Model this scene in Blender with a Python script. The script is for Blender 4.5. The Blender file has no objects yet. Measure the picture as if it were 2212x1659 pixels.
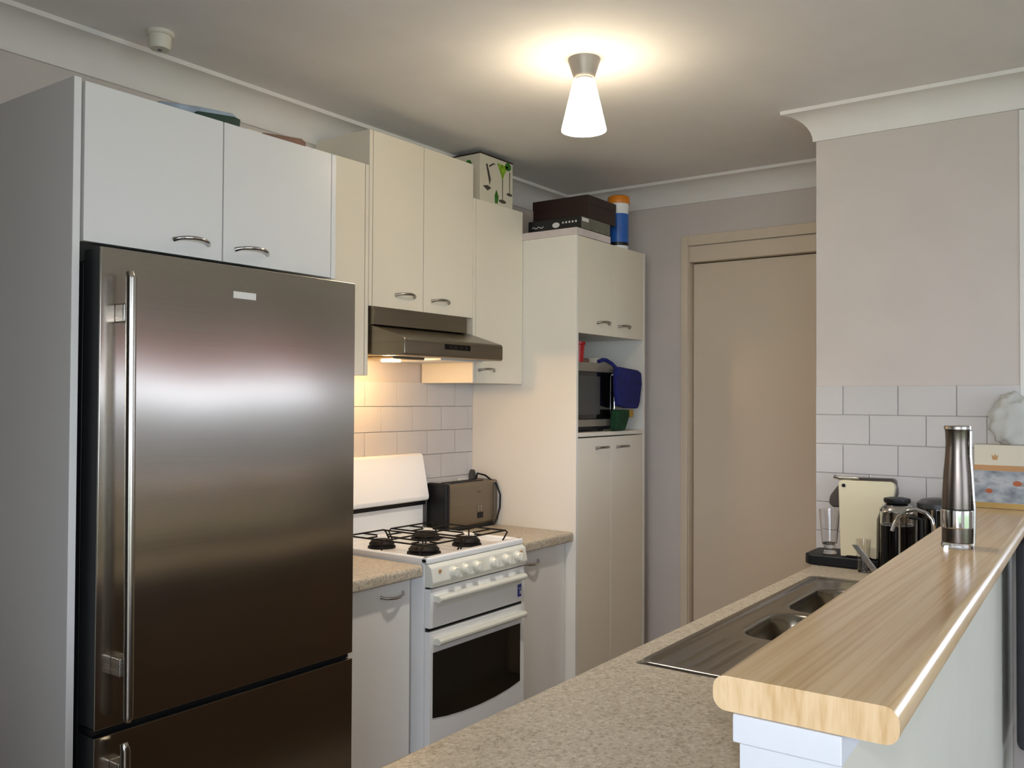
import bpy, bmesh, math, random
from mathutils import Vector, Matrix
random.seed(7)
S = bpy.context.scene
COL = S.collection
R = math.radians

# ------------------------------------------------------------------ camera
YAW, PITCH, ROLL = R(35.66), R(0.97), R(0.293)
CAM = Vector((0, 0, 1.42))
f = Vector((math.cos(YAW)*math.cos(PITCH), math.sin(YAW)*math.cos(PITCH), math.sin(PITCH)))
r = f.cross(Vector((0, 0, 1))).normalized(); u = r.cross(f)
cr, sr = math.cos(ROLL), math.sin(ROLL)
r2, u2 = cr*r + sr*u, -sr*r + cr*u
cd = bpy.data.cameras.new('camera'); cam = bpy.data.objects.new('camera', cd); COL.objects.link(cam)
mw = Matrix((r2, u2, -f)).transposed().to_4x4(); mw.translation = CAM
cam.matrix_world = mw
cd.sensor_width = 36; cd.lens = 36*1953/2212; cd.clip_start = 0.02
S.camera = cam

# ------------------------------------------------------------------ world, lights, exposure
S.view_settings.view_transform = 'Standard'; S.view_settings.look = 'None'
S.view_settings.gamma = 1; S.view_settings.use_curve_mapping = False
S.view_settings.exposure = 0.0
W = bpy.data.worlds.new('sky'); S.world = W; W.use_nodes = True
bg = W.node_tree.nodes['Background']
bg.inputs['Color'].default_value = (0.82, 0.93, 1.14, 1); bg.inputs['Strength'].default_value = 9.0

def portal(loc, rot, sx, sy):
    l = bpy.data.lights.new('window_portal', 'AREA'); l.shape = 'RECTANGLE'; l.size = sx; l.size_y = sy
    l.cycles.is_portal = True
    o = bpy.data.objects.new('window_portal', l); o.location = loc; o.rotation_euler = rot; COL.objects.link(o)
# windows of the dining side (wall at y = -3.5) and behind the camera (x = -3.5)
portal((5.0, -3.44, 1.52), (R(90), 0, 0), 2.8, .85)
portal((6.49, -1.6, 1.5), (0, R(90), 0), 1.2, 2.0)
portal((-3.49, -1.3, 1.2), (0, R(-90), 0), 1.9, 3.8)
portal((0.7, -3.49, 1.08), (R(90), 0, 0), 2.8, 2.05)
# the camera's own flash, just above the lens
fl = bpy.data.lights.new('camera_flash', 'SPOT'); fl.energy = 33; fl.spot_size = R(96); fl.spot_blend = 0.75
fl.shadow_soft_size = 0.02; fl.color = (.96, 0.98, 1.08)
fo = bpy.data.objects.new('camera_flash', fl); COL.objects.link(fo)
m2 = mw.copy(); m2.translation = CAM + u2*0.09 + r2*0.01; fo.matrix_world = m2

# ------------------------------------------------------------------ materials
def lin(c):
    if isinstance(c, str):
        c = [int(c[i:i+2], 16)/255 for i in (0, 2, 4)]
    return [x/12.92 if x <= .04045 else ((x+.055)/1.055)**2.4 for x in c]
class NT:
    def __init__(s, name):
        s.m = bpy.data.materials.new(name); s.m.use_nodes = True; s.t = s.m.node_tree
        s.p = s.t.nodes['Principled BSDF']; s.out = s.t.nodes['Material Output']
    def n(s, ty, **k):
        nd = s.t.nodes.new(ty)
        for a, v in k.items():
            if a in nd.inputs.keys(): nd.inputs[a].default_value = v
            else: setattr(nd, a, v)
        return nd
    def l(s, a, b): s.t.links.new(a, b)
    def coords(s, scale=(1, 1, 1), kind='Object'):
        tc = s.n('ShaderNodeTexCoord'); mp = s.n('ShaderNodeMapping'); mp.inputs['Scale'].default_value = scale
        s.l(tc.outputs[kind], mp.inputs['Vector']); return mp.outputs['Vector']
    def ramp(s, fac, stops):
        rp = s.n('ShaderNodeValToRGB'); e = rp.color_ramp.elements
        while len(e) < len(stops): e.new(0.5)
        for q, (pos, c) in zip(e, stops): q.position = pos; q.color = (*lin(c), 1)
        s.l(fac, rp.inputs['Fac']); return rp.outputs['Color']
    def set(s, **k):
        for a, v in k.items(): s.p.inputs[a.replace('_', ' ')].default_value = v
def shade(c, f): return [min(1, max(0, x*f)) for x in ([int(c[i:i+2], 16)/255 for i in (0, 2, 4)])]
def mat(name, c, rough=.5, metal=0, var=.03, scale=6, bump=0, bscale=200, coat=0, spec=.5):
    k = NT(name)
    nz = k.n('ShaderNodeTexNoise'); nz.inputs['Scale'].default_value = scale; nz.inputs['Detail'].default_value = 3
    k.l(k.coords(), nz.inputs['Vector'])
    k.l(k.ramp(nz.outputs['Fac'], [(.3, shade(c, 1-var)), (.7, shade(c, 1+var))]), k.p.inputs['Base Color'])
    k.set(Roughness=rough, Metallic=metal); k.p.inputs['Specular IOR Level'].default_value = spec
    if coat: k.p.inputs['Coat Weight'].default_value = coat; k.p.inputs['Coat Roughness'].default_value = .1
    if bump:
        b = k.n('ShaderNodeBump'); b.inputs['Strength'].default_value = bump; b.inputs['Distance'].default_value = .002
        n2 = k.n('ShaderNodeTexNoise'); n2.inputs['Scale'].default_value = bscale; k.l(k.coords(), n2.inputs['Vector'])
        k.l(n2.outputs['Fac'], b.inputs['Height']); k.l(b.outputs['Normal'], k.p.inputs['Normal'])
    return k.m
def steel(name, c='b4aea4', rough=.3, aniso=.7, stretch=(2, 2, 600), rot=0.0, var=.05, wave=0):
    k = NT(name)
    nz = k.n('ShaderNodeTexNoise'); nz.inputs['Scale'].default_value = 1; nz.inputs['Detail'].default_value = 2
    k.l(k.coords(stretch), nz.inputs['Vector'])
    k.l(k.ramp(nz.outputs['Fac'], [(.3, shade(c, 1-var)), (.7, shade(c, 1+var))]), k.p.inputs['Base Color'])
    mr = k.n('ShaderNodeMapRange'); mr.inputs['To Min'].default_value = rough*.85; mr.inputs['To Max'].default_value = rough*1.15
    k.l(nz.outputs['Fac'], mr.inputs['Value']); k.l(mr.outputs['Result'], k.p.inputs['Roughness'])
    k.set(Metallic=1, Anisotropic=aniso); k.p.inputs['Anisotropic Rotation'].default_value = rot
    if wave:
        nw = k.n('ShaderNodeTexNoise'); nw.inputs['Scale'].default_value = 1; nw.inputs['Detail'].default_value = 0
        k.l(k.coords((3.5, 3.5, 1.6)), nw.inputs['Vector'])
        bw_ = k.n('ShaderNodeBump'); bw_.inputs['Strength'].default_value = wave; bw_.inputs['Distance'].default_value = .012
        k.l(nw.outputs['Fac'], bw_.inputs['Height']); k.l(bw_.outputs['Normal'], k.p.inputs['Normal'])
    tg = k.n('ShaderNodeTangent'); tg.direction_type = 'UV_MAP'; tg.uv_map = 'uv'
    k.l(tg.outputs['Tangent'], k.p.inputs['Tangent'])
    return k.m
def emit(name, c, s):
    k = NT(name); k.p.inputs['Base Color'].default_value = (*lin(c), 1)
    k.p.inputs['Emission Color'].default_value = (*lin(c), 1); k.p.inputs['Emission Strength'].default_value = s
    return k.m
def glass(name, c='ffffff', rough=0.0, ior=1.45, alpha=1.0):
    k = NT(name); k.p.inputs['Base Color'].default_value = (*lin(c), 1)
    k.set(Roughness=rough, IOR=ior); k.p.inputs['Transmission Weight'].default_value = 1; return k.m

M = {}
M['wall'] = mat('wall_paint', 'cbc2ba', .75, var=.01, bump=.05)
M['ceil'] = mat('ceiling_paint', 'ebe8e6', .85, var=.01, bump=.04)
M['cornice'] = mat('cornice_paint', 'e4e0da', .6, var=.01)
M['grout'] = mat('grout', 'cbbfb2', .9)
M['tile'] = mat('tile_glaze', 'cbc7c3', .15, var=.01)
M['cream'] = mat('cream_laminate', 'e6ddca', .38, var=.008, scale=3, bump=.03, bscale=500)
M['white'] = mat('white_laminate', 'e6e3dc', .35, var=.008, scale=3, bump=.03, bscale=500)
M['whites'] = mat('white_fridge_laminate', 'd8d6d1', .35, var=.008, scale=3, bump=.03, bscale=500)
M['pale'] = mat('pale_laminate', 'e6e1d5', .38, var=.008, scale=3, bump=.03, bscale=500)
M['carc'] = mat('carcass_board', 'dad8d2', .5, var=.01)
M['enamel'] = mat('white_enamel', 'efefed', .2, var=.006, coat=.3)
M['encream'] = mat('cream_enamel', 'e6e4d6', .25, var=.01, coat=.3)
M['door'] = mat('door_paint', 'd3c3ac', .3, var=.012, scale=2)
M['black'] = mat('black_plastic', '101113', .45, var=.1, spec=.3)
M['bmatte'] = mat('black_iron', '0b0908', .6, var=.2, scale=60, bump=.2, spec=.25)
M['bglass'] = mat('black_glass', '0b0a08', .06, var=.1, spec=.5)
M['dgrey'] = mat('dark_grey_plastic', '3b3c3b', .3, var=.05)
M['fridgeside'] = mat('fridge_side_paint', '1f2122', .45, var=.05)
M['chrome'] = mat('chrome', 'c8c6c4', .08, metal=1, var=.02)
M['satin'] = steel('satin_nickel', 'a9a49c', .28, .2, (2, 2, 300))
M['steelf'] = steel('brushed_steel_fridge', 'b0a99e', .19, .62, (3, 3, 1400), 0.0, .02, wave=.35)
M['steelh'] = steel('brushed_steel_hood', '8d8474', .3, .6, (1.5, 1.5, 700))
M['handle'] = mat('polished_steel', 'b9b4aa', .22, metal=1, var=.01)
M['steelm'] = steel('brushed_steel_mill', '5f574f', .24, .7, (300, 300, 3), 0.0)
M['steels'] = steel('sink_steel', '8a8378', .24, .3, (2, 500, 2))
M['steelt'] = steel('toaster_steel', '857b6d', .36, .4, (2, 2, 600))
M['paintw'] = mat('white_trim_paint', 'd3d6da', .35, var=.006)
M['barwall'] = mat('bar_wall_paint', 'cbc8b9', .5, var=.01)
M['floor'] = mat('floor_vinyl', '8d7c68', .5, var=.08, scale=3)
M['brownbox'] = mat('dark_brown_card', '2a1714', .45, var=.06)
M['blackbox'] = mat('black_card', '131416', .4, var=.1)
M['greybox'] = mat('grey_card', '6d695c', .5, var=.12, scale=20)
M['traywhite'] = mat('white_board_edge', 'd2c6c2', .5, var=.05, scale=12)
M['orange'] = mat('orange_plastic', 'e08415', .35, var=.03)
M['blue'] = mat('blue_label', '2a62b4', .35, var=.08, scale=15)
M['navy'] = mat('navy_cloth', '14195c', .9, var=.15, scale=40, bump=.4, bscale=150)
M['green'] = mat('green_cloth', '083517', .9, var=.25, scale=40, bump=.4, bscale=120)
M['gold'] = mat('gold_trim', 'a8842c', .4, var=.1)
M['silver'] = mat('silver_paint', '8f887c', .35, metal=.4, var=.03)
M['red'] = mat('red_plastic', 'b3161a', .35, var=.04)
M['coffeecream'] = mat('cream_plastic', 'd9cfae', .4, var=.01)
M['coffeegrey'] = mat('grey_metal_paint', '5b534e', .35, metal=.5, var=.06)
M['clear'] = glass('clear_glass')
M['brownglass'] = glass('smoked_plastic', 'b89468', .05)
M['coffee'] = mat('coffee_liquid', '070403', .12, spec=.25)
M['lampbase'] = mat('grey_lamp_base', '9a958f', .4, metal=.3, var=.02)
M['card'] = mat('cream_card', 'd3cbb6', .5, var=.02)
M['tan'] = mat('tan_card', 'b98a58', .5, var=.05)
M['yellow'] = mat('yellow_card', 'b08f4c', .5, var=.05)
M['leather'] = mat('dark_leather', '26252c', .45, var=.12, scale=30, bump=.2, bscale=90)
M['grass'] = mat('lawn', '59693f', .9, var=.2, scale=4)
M['frostm'] = mat('smoke_alarm_plastic', 'd8d3c4', .5, var=.02)
M['alu'] = mat('window_aluminium', 'c8cacc', .4, var=.02)
M['badge'] = mat('badge_metal', 'd8d4cc', .35, var=.02)
M['white_print'] = mat('white_print', 'd8d6d2', .5, var=.02)
M['bluest'] = mat('blue_sticker', '2b3a86', .4, var=.1)
M['dgreen'] = mat('dark_green_plastic', '17342a', .35, var=.1)
M['bluewhite'] = mat('pale_blue_wrap', '8d99a6', .3, var=.15, scale=14)
M['cardb'] = mat('brown_cardboard', '7d5c4c', .7, var=.08, scale=20)
M['pinkcard'] = mat('pale_board', 'd2b9a4', .6, var=.04)

def wood():
    k = NT('beech_laminate')
    v = k.coords((.7, 80, 12))
    n1 = k.n('ShaderNodeTexNoise'); n1.inputs['Scale'].default_value = 1.6; n1.inputs['Detail'].default_value = 5; n1.inputs['Distortion'].default_value = .3
    k.l(v, n1.inputs['Vector'])
    n2 = k.n('ShaderNodeTexNoise'); n2.inputs['Scale'].default_value = 1; n2.inputs['Detail'].default_value = 2
    k.l(k.coords((.8, 14, 3)), n2.inputs['Vector'])
    mx = k.n('ShaderNodeMix', data_type='FLOAT'); mx.inputs[0].default_value = .4
    k.l(n1.outputs['Fac'], mx.inputs[2]); k.l(n2.outputs['Fac'], mx.inputs[3])
    k.l(k.ramp(mx.outputs[0], [(.34, 'c3a06f'), (.47, 'd6b78b'), (.60, 'dec299'), (.72, 'cdab7c')]), k.p.inputs['Base Color'])
    k.set(Roughness=.22); return k.m
M['wood'] = wood()
def speck():
    k = NT('speckled_laminate')
    vo = k.n('ShaderNodeTexNoise'); vo.inputs['Scale'].default_value = 120; vo.inputs['Detail'].default_value = 3; vo.inputs['Roughness'].default_value = .7
    k.l(k.coords(), vo.inputs['Vector'])
    n2 = k.n('ShaderNodeTexNoise'); n2.inputs['Scale'].default_value = 210; n2.inputs['Detail'].default_value = 2
    k.l(k.coords(), n2.inputs['Vector'])
    c1 = k.ramp(vo.outputs['Fac'], [(.34, '8f806a'), (.43, 'b0a38d'), (.55, 'bcb09b'), (.68, 'cec6b5')])
    c2 = k.ramp(n2.outputs['Fac'], [(.36, '6a5a48'), (.42, 'ffffff')])
    mx = k.n('ShaderNodeMix', data_type='RGBA', blend_type='MULTIPLY'); mx.inputs[0].default_value = .3
    k.l(c1, mx.inputs[6]); k.l(c2, mx.inputs[7]); k.l(mx.outputs[2], k.p.inputs['Base Color'])
    k.set(Roughness=.38); return k.m
M['speck'] = speck()
def shade_mat():
    k = NT('lit_frosted_glass')
    k.p.inputs['Base Color'].default_value = (.9, .88, .82, 1)
    k.p.inputs['Emission Color'].default_value = (*lin('ffebca'), 1)
    sx = k.n('ShaderNodeSeparateXYZ'); tc = k.n('ShaderNodeTexCoord'); k.l(tc.outputs['Object'], sx.inputs[0])
    mr = k.n('ShaderNodeMapRange'); mr.inputs['From Min'].default_value = -.06; mr.inputs['From Max'].default_value = -.15
    mr.inputs['To Min'].default_value = 1.2; mr.inputs['To Max'].default_value = SHADE_E
    k.l(sx.outputs['Z'], mr.inputs['Value']); k.l(mr.outputs['Result'], k.p.inputs['Emission Strength'])
    return k.m
SHADE_E = 30
M['shade'] = shade_mat()
M['hoodlamp'] = emit('hood_lamp_glow', 'ffd08a', 60)
def bagm():
    k = NT('clear_plastic_film'); k.p.inputs['Base Color'].default_value = (.78, .78, .74, 1)
    k.set(Roughness=.4, IOR=1.1); k.p.inputs['Transmission Weight'].default_value = .45
    return k.m
M['bag'] = bagm()
def pictm():
    k = NT('printed_garden_scene')
    n = k.n('ShaderNodeTexNoise'); n.inputs['Scale'].default_value = 16; n.inputs['Detail'].default_value = 3
    k.l(k.coords((1, 1, 1.6)), n.inputs['Vector'])
    c1 = k.ramp(n.outputs['Fac'], [(.30, '62676c'), (.45, '8f959a'), (.58, 'b0b2b4'), (.66, '848780'), (.76, '9a6a4c')])
    k.l(c1, k.p.inputs['Base Color']); k.set(Roughness=.4); return k.m
M['pict'] = pictm(); M['rust'] = mat('rust_print', 'a8562c', .5)

# ------------------------------------------------------------------ mesh helpers
WO = {}
class MB:
    def __init__(s): s.bm = bmesh.new()
    def _bev(s, vs, es, b, seg):
        bmesh.ops.bevel(s.bm, geom=es, offset=b, segments=seg, profile=.5, affect='EDGES', clamp_overlap=True)
    def box(s, x0, x1, y0, y1, z0, z1, bev=0, seg=2):
        v = [s.bm.verts.new(p) for p in ((x0,y0,z0),(x1,y0,z0),(x1,y1,z0),(x0,y1,z0),(x0,y0,z1),(x1,y0,z1),(x1,y1,z1),(x0,y1,z1))]
        fs = [s.bm.faces.new([v[i] for i in q]) for q in ((3,2,1,0),(4,5,6,7),(0,1,5,4),(1,2,6,5),(2,3,7,6),(3,0,4,7))]
        if bev: s._bev(v, list({e for q in fs for e in q.edges}), bev, seg)
        return s
    def prism(s, pts, ax, lo, hi, bev=0, seg=2, taper=None):
        # pts: 2-D outline in the two other axes (order xyz without ax)
        def P(p, t):
            q = list(p); q.insert('xyz'.index(ax), t); return q
        a = [s.bm.verts.new(P(p, lo)) for p in pts]; b = [s.bm.verts.new(P(p, hi)) for p in (taper or pts)]
        fs = [s.bm.faces.new(a[::-1]), s.bm.faces.new(b)]
        n = len(a)
        for i in range(n): fs.append(s.bm.faces.new((a[i], a[(i+1) % n], b[(i+1) % n], b[i])))
        bmesh.ops.recalc_face_normals(s.bm, faces=fs)
        if bev: s._bev(a+b, list({e for q in fs for e in q.edges}), bev, seg)
        return s
    def lathe(s, prof, c, seg=32, ax='z', cap=True):
        rings = []
        for (rad, h) in prof:
            ring = []
            for i in range(seg):
                t = 2*math.pi*i/seg; a, b = rad*math.cos(t), rad*math.sin(t)
                p = {'z': (a, b, h), 'y': (a, h, b), 'x': (h, a, b)}[ax]
                ring.append(s.bm.verts.new((c[0]+p[0], c[1]+p[1], c[2]+p[2])))
            rings.append(ring)
        fs = []
        for p, q in zip(rings, rings[1:]):
            for i in range(seg): fs.append(s.bm.faces.new((p[i], p[(i+1) % seg], q[(i+1) % seg], q[i])))
        if cap:
            fs.append(s.bm.faces.new(rings[0][::-1])); fs.append(s.bm.faces.new(rings[-1]))
        bmesh.ops.recalc_face_normals(s.bm, faces=fs)
        return s
    def tube(s, pts, rad, seg=10, flat=1.0):
        pts = [Vector(p) for p in pts]; n = len(pts)
        rads = rad if isinstance(rad, (list, tuple)) else [rad]*n
        t0 = (pts[1]-pts[0]).normalized()
        nrm = t0.orthogonal().normalized()
        if abs(t0.z) < .9: nrm = (Vector((0,0,1)) - t0*t0.z).normalized()
        rings = []
        for i, p in enumerate(pts):
            t = (pts[min(i+1, n-1)] - pts[max(i-1, 0)]).normalized()
            nrm = (nrm - t*nrm.dot(t)).normalized(); b = t.cross(nrm)
            rings.append([s.bm.verts.new(p + (nrm*math.cos(2*math.pi*k/seg)*flat + b*math.sin(2*math.pi*k/seg))*rads[i]) for k in range(seg)])
        fs = []
        for p, q in zip(rings, rings[1:]):
            for k in range(seg): fs.append(s.bm.faces.new((p[k], p[(k+1) % seg], q[(k+1) % seg], q[k])))
        fs.append(s.bm.faces.new(rings[0][::-1])); fs.append(s.bm.faces.new(rings[-1]))
        bmesh.ops.recalc_face_normals(s.bm, faces=fs)
        return s
    def build(s, name, m, parent=None, smooth=None, origin=None, wn=True):
        bm = s.bm
        o0 = Vector(origin) if origin is not None else (WO[parent.name] if parent else Vector((0, 0, 0)))
        uvl = bm.loops.layers.uv.new('uv')
        bm.normal_update()
        for fc in bm.faces:
            nn = fc.normal
            for lp in fc.loops:
                p = lp.vert.co
                if abs(nn.z) > .8: lp[uvl].uv = (p.x, p.y)
                else:
                    h = Vector((-nn.y, nn.x, 0)).normalized() if (nn.x or nn.y) else Vector((1, 0, 0))
                    lp[uvl].uv = (p.dot(h), p.z)
        if o0.length: bmesh.ops.translate(bm, verts=bm.verts, vec=-o0)
        me = bpy.data.meshes.new(name); bm.to_mesh(me); bm.free()
        me.materials.append(M[m] if isinstance(m, str) else m)
        o = bpy.data.objects.new(name, me); COL.objects.link(o)
        for p in me.polygons: p.use_smooth = True
        try: me.set_sharp_from_angle(angle=R(38 if smooth is None else smooth))
        except Exception: pass
        if wn:
            w = o.modifiers.new('weighted_normals', 'WEIGHTED_NORMAL'); w.mode = 'FACE_AREA'; w.keep_sharp = True
        if parent: o.parent = parent
        if parent is None: o.location = o0
        WO[o.name] = o0
        return o
def thing(name, label, cat, loc, group=None):
    o = bpy.data.objects.new(name, None); o.empty_display_size = .1; COL.objects.link(o); o.location = loc
    o['label'] = label; o['category'] = cat
    if group: o['group'] = group
    WO[o.name] = Vector(loc); return o
def tag(o, label, cat, group=None):
    o['label'] = label; o['category'] = cat
    if group: o['group'] = group
    return o
def struct(o, label=None):
    o['kind'] = 'structure'
    if label: o['label'] = label
    return o
def B(*a, **k): return MB().box(*a, **k)
def dup(o, parent, loc=None):
    c = o.copy(); COL.objects.link(c); c.parent = parent
    if loc is not None: c.location = loc
    WO[c.name] = WO[o.name]
    return c
def handle(parent, x, y, z, L=.1, bow=.024, rad=.0046, vertical=False, m='chrome', sag=.006):
    pts = []
    for i in range(15):
        t = i/14; a = math.sin(math.pi*t)**.55
        pts.append((x - L/2 + L*t, y - bow*a, z + sag*a))
    rads = [rad*(1.35 if i in (0, 14) else 1) for i in range(15)]
    return MB().tube(pts, rads, 10).build('handle', m, parent, 60)

# ------------------------------------------------------------------ structure
YW, XD, XR, ZC = 2.42, 3.795, 3.13, 2.41
struct(B(-3.5, 6.6, -3.6, 2.52, -.1, 0).build('floor', 'floor'))
struct(B(-3.6, 6.6, -3.6, 2.52, ZC, ZC+.1).build('ceiling', 'ceil'))
wl = struct(B(-3.6, 3.9, YW, YW+.1, 0, ZC).build('wall_left', 'wall'))
# back wall with the door opening
bw = MB(); bw.box(XD, XD+.1, 1.765, YW, 0, ZC); bw.box(XD, XD+.1, .96, 1.765, 2.115, ZC)
wb = struct(bw.build('wall_back', 'wall'))
struct(B(XD+.1, XD+.15, .9, 1.9, 0, 2.25).build('door_leak_block', 'wall'))  # unseen backing, added to stop sky light leaking round the door
# return wall that carries the right-hand splashback, and the dining-side wall behind it
rw = MB(); rw.box(XR, XD+.1, .34, .96, 0, ZC); rw.box(XD+.1, 6.5, .34, .44, 0, ZC)
wr = struct(rw.build('wall_right', 'wall'))
dw = MB(); dw.box(6.5, 6.6, -3.6, -2.6, 0, ZC); dw.box(6.5, 6.6, -.6, .44, 0, ZC); dw.box(6.5, 6.6, -2.6, -.6, 0, .9); dw.box(6.5, 6.6, -2.6, -.6, 2.1, ZC)
struct(dw.build('wall_dining', 'wall'))
rr = MB(); rr.box(-3.6, -3.5, -3.6, -3.2, 0, ZC); rr.box(-3.6, -3.5, .6, YW, 0, ZC); rr.box(-3.6, -3.5, -3.2, .6, 0, .25); rr.box(-3.6, -3.5, -3.2, .6, 2.15, ZC)
struct(rr.build('wall_rear', 'wall'))
struct(B(-3.5, .2, 1.15, 1.25, 0, ZC).build('light_block_wall', 'wall'))  # unseen wall, added to keep rear window light off the fridge side panel
# window wall at y=-3.5 with two openings
ww = MB()
op = [(-.7, 2.1, .05, 2.10), (3.6, 6.4, 1.08, 1.96)]
xs = [-3.6]
prev = -3.6
for (a, b, z0, z1) in op:
    ww.box(prev, a, -3.6, -3.5, 0, ZC); ww.box(a, b, -3.6, -3.5, 0, z0); ww.box(a, b, -3.6, -3.5, z1, ZC); prev = b
ww.box(prev, 6.6, -3.6, -3.5, 0, ZC)
struct(ww.build('wall_window', 'wall'))
for k, (a, b, z0, z1) in enumerate(op):
    fr = MB(); c = (a+b)/2
    for q in ((a, a+.04, z0, z1), (b-.04, b, z0, z1), (a, b, z0, z0+.04), (a, b, z1-.04, z1), (c-.02, c+.02, z0, z1)):
        fr.box(q[0], q[1], -3.57, -3.53, q[2], q[3])
    w = struct(fr.build('window_%d' % (k+1), 'alu', origin=(c, -3.55, z0)))
    for q in ((a+.04, c-.02), (c+.02, b-.04)):
        kgl = M.get('pane')
        if kgl is None:
            k2 = NT('window_pane'); tr = k2.n('ShaderNodeBsdfTransparent'); gl = k2.n('ShaderNodeBsdfGlossy'); gl.inputs['Roughness'].default_value = .02
            mxs = k2.n('ShaderNodeMixShader'); mxs.inputs[0].default_value = .06
            k2.l(tr.outputs[0], mxs.inputs[1]); k2.l(gl.outputs[0], mxs.inputs[2]); k2.l(mxs.outputs[0], k2.out.inputs['Surface']); M['pane'] = k2.m
        MB().box(q[0], q[1], -3.552, -3.548, z0+.04, z1-.04).build('pane', 'pane', w)
fr = MB()
for q in ((-3.2, -3.16, .25, 2.15), (.56, .6, .25, 2.15), (-3.2, .6, .25, .29), (-3.2, .6, 2.11, 2.15), (-1.32, -1.28, .25, 2.15)): fr.box(-3.57, -3.53, q[0], q[1], q[2], q[3])
w = struct(fr.build('window_3', 'alu', origin=(-3.55, -1.3, .25)))
for q in ((-3.16, -1.32), (-1.28, .56)): MB().box(-3.552, -3.548, q[0], q[1], .29, 2.11).build('pane', 'pane', w)
fr = MB()
for q in ((-2.6, -2.56, .9, 2.1), (-.64, -.6, .9, 2.1), (-2.6, -.6, .9, .94), (-2.6, -.6, 2.06, 2.1), (-1.62, -1.58, .9, 2.1)): fr.box(6.53, 6.57, q[0], q[1], q[2], q[3])
w = struct(fr.build('window_4', 'alu', origin=(6.55, -1.6, .9)))
for q in ((-2.56, -1.62), (-1.58, -.64)): MB().box(6.548, 6.552, q[0], q[1], .94, 2.06).build('pane', 'pane', w)
def cloth(name, c, tr):
    k = NT(name); t1 = k.n('ShaderNodeBsdfTranslucent'); d1 = k.n('ShaderNodeBsdfDiffuse'); mx = k.n('ShaderNodeMixShader')
    t1.inputs['Color'].default_value = (*lin(c), 1); d1.inputs['Color'].default_value = (*lin(c), 1); mx.inputs[0].default_value = tr
    k.l(d1.outputs[0], mx.inputs[1]); k.l(t1.outputs[0], mx.inputs[2]); k.l(mx.outputs[0], k.out.inputs['Surface']); return k.m
def pleats(x0, x1, z0, z1, y, amp, n):
    pts = [(x0+(x1-x0)*i/n, y+amp*math.sin(i*1.1)) for i in range(n+1)]
    return MB().prism(pts+[(a, b-.002) for a, b in reversed(pts)], 'z', z0, z1)
M['salmon'] = cloth('salmon_blind_cloth', 'e09168', .3); M['net'] = cloth('net_curtain_cloth', 'cfd0d0', .3)
c_ = pleats(3.6, 6.4, 1.57, 1.98, -3.47, .012, 60).build('window_blind', 'salmon', None, origin=(5, -3.47, 1.57)); tag(c_, 'unseen salmon blind added over the dining window for its reflection in the fridge', 'blind')  # out of view, added for the pink band reflected in the fridge
c_ = pleats(3.6, 6.4, 1.06, 1.43, -3.47, .014, 60).build('reflection_curtain', 'net', None, origin=(5, -3.47, 1.06)); tag(c_, 'unseen pale net curtain added below for the grey band reflected in the fridge', 'curtain')  # out of view, added to grey the lower part of the fridge reflection
gr = B(-18, 18, -20, 14, -.25, -.15).build('lawn', 'grass'); struct(gr)

# cornices
def cove():
    pr = [(0, -.098), (.009, -.098)]
    for i in range(9):
        t = R(90)*i/8; pr.append((.094-.085*math.cos(t), -.098+.085*math.sin(t)))
    pr += [(.094, 0), (0, 0)]
    return pr
path = [((-3.5, YW), (0, -1)), ((XD, YW), (-1, 0)), ((XD, .96), (0, 1)), ((XR, .96), (-1, 0)), ((XR, .34), (0, -1)), ((6.5, .34), None)]
for i in range(5):
    (A, n), (Bp, n2) = path[i], path[i+1]
    n0 = path[i-1][1] if i else None
    mA = (n[0]+n0[0], n[1]+n0[1]) if n0 else n
    mB = (n[0]+n2[0], n[1]+n2[1]) if n2 else n
    mb = MB(); ra, rb = [], []
    for d, z in cove():
        ra.append(mb.bm.verts.new((A[0]+mA[0]*d, A[1]+mA[1]*d, ZC+z))); rb.append(mb.bm.verts.new((Bp[0]+mB[0]*d, Bp[1]+mB[1]*d, ZC+z)))
    k = len(ra)
    fs = [mb.bm.faces.new((ra[j], ra[(j+1) % k], rb[(j+1) % k], rb[j])) for j in range(k)]
    fs += [mb.bm.faces.new(ra[::-1]), mb.bm.faces.new(rb)]
    bmesh.ops.recalc_face_normals(mb.bm, faces=fs)
    struct(mb.build('trim_%d' % (i+1), 'cornice', smooth=50))

struct(B(XR-.004, XR+.02, .332, .346, 1.0, ZC-.1, bev=.001).build('trim_6', 'cornice'))  # added pale strip, its paint stands in for the brightly lit wall edge
# door in the back wall
dr = struct(B(XD+.03, XD+.066, .985, 1.728, .01, 2.04, bev=.002).build('door_1', 'door', origin=(XD+.03, .985, 0)))
fm = MB()
fm.box(XD-.018, XD, 1.735, 1.77, 0, 2.165, bev=.004)          # architrave, left
fm.box(XD-.018, XD, .962, 1.735, 2.118, 2.165, bev=.004)      # architrave, head
fm.build('architrave', 'door', dr)
fj = MB(); fj.box(XD-.008, XD+.09, 1.731, 1.7645, 0, 2.116); fj.box(XD-.008, XD+.09, .962, 1.731, 2.044, 2.116, bev=.003)
fj.build('door_jamb', 'door', dr)
MB().lathe([(.026, 0), (.026, .008), (.012, .012), (.012, .045), (.027, .05), (.027, .07), (.02, .078)], (XD+.029, 1.03, 1.0), 20, 'x').build('door_knob', 'satin', dr).scale = (-1, 1, 1) if False else (1, 1, 1)

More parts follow.
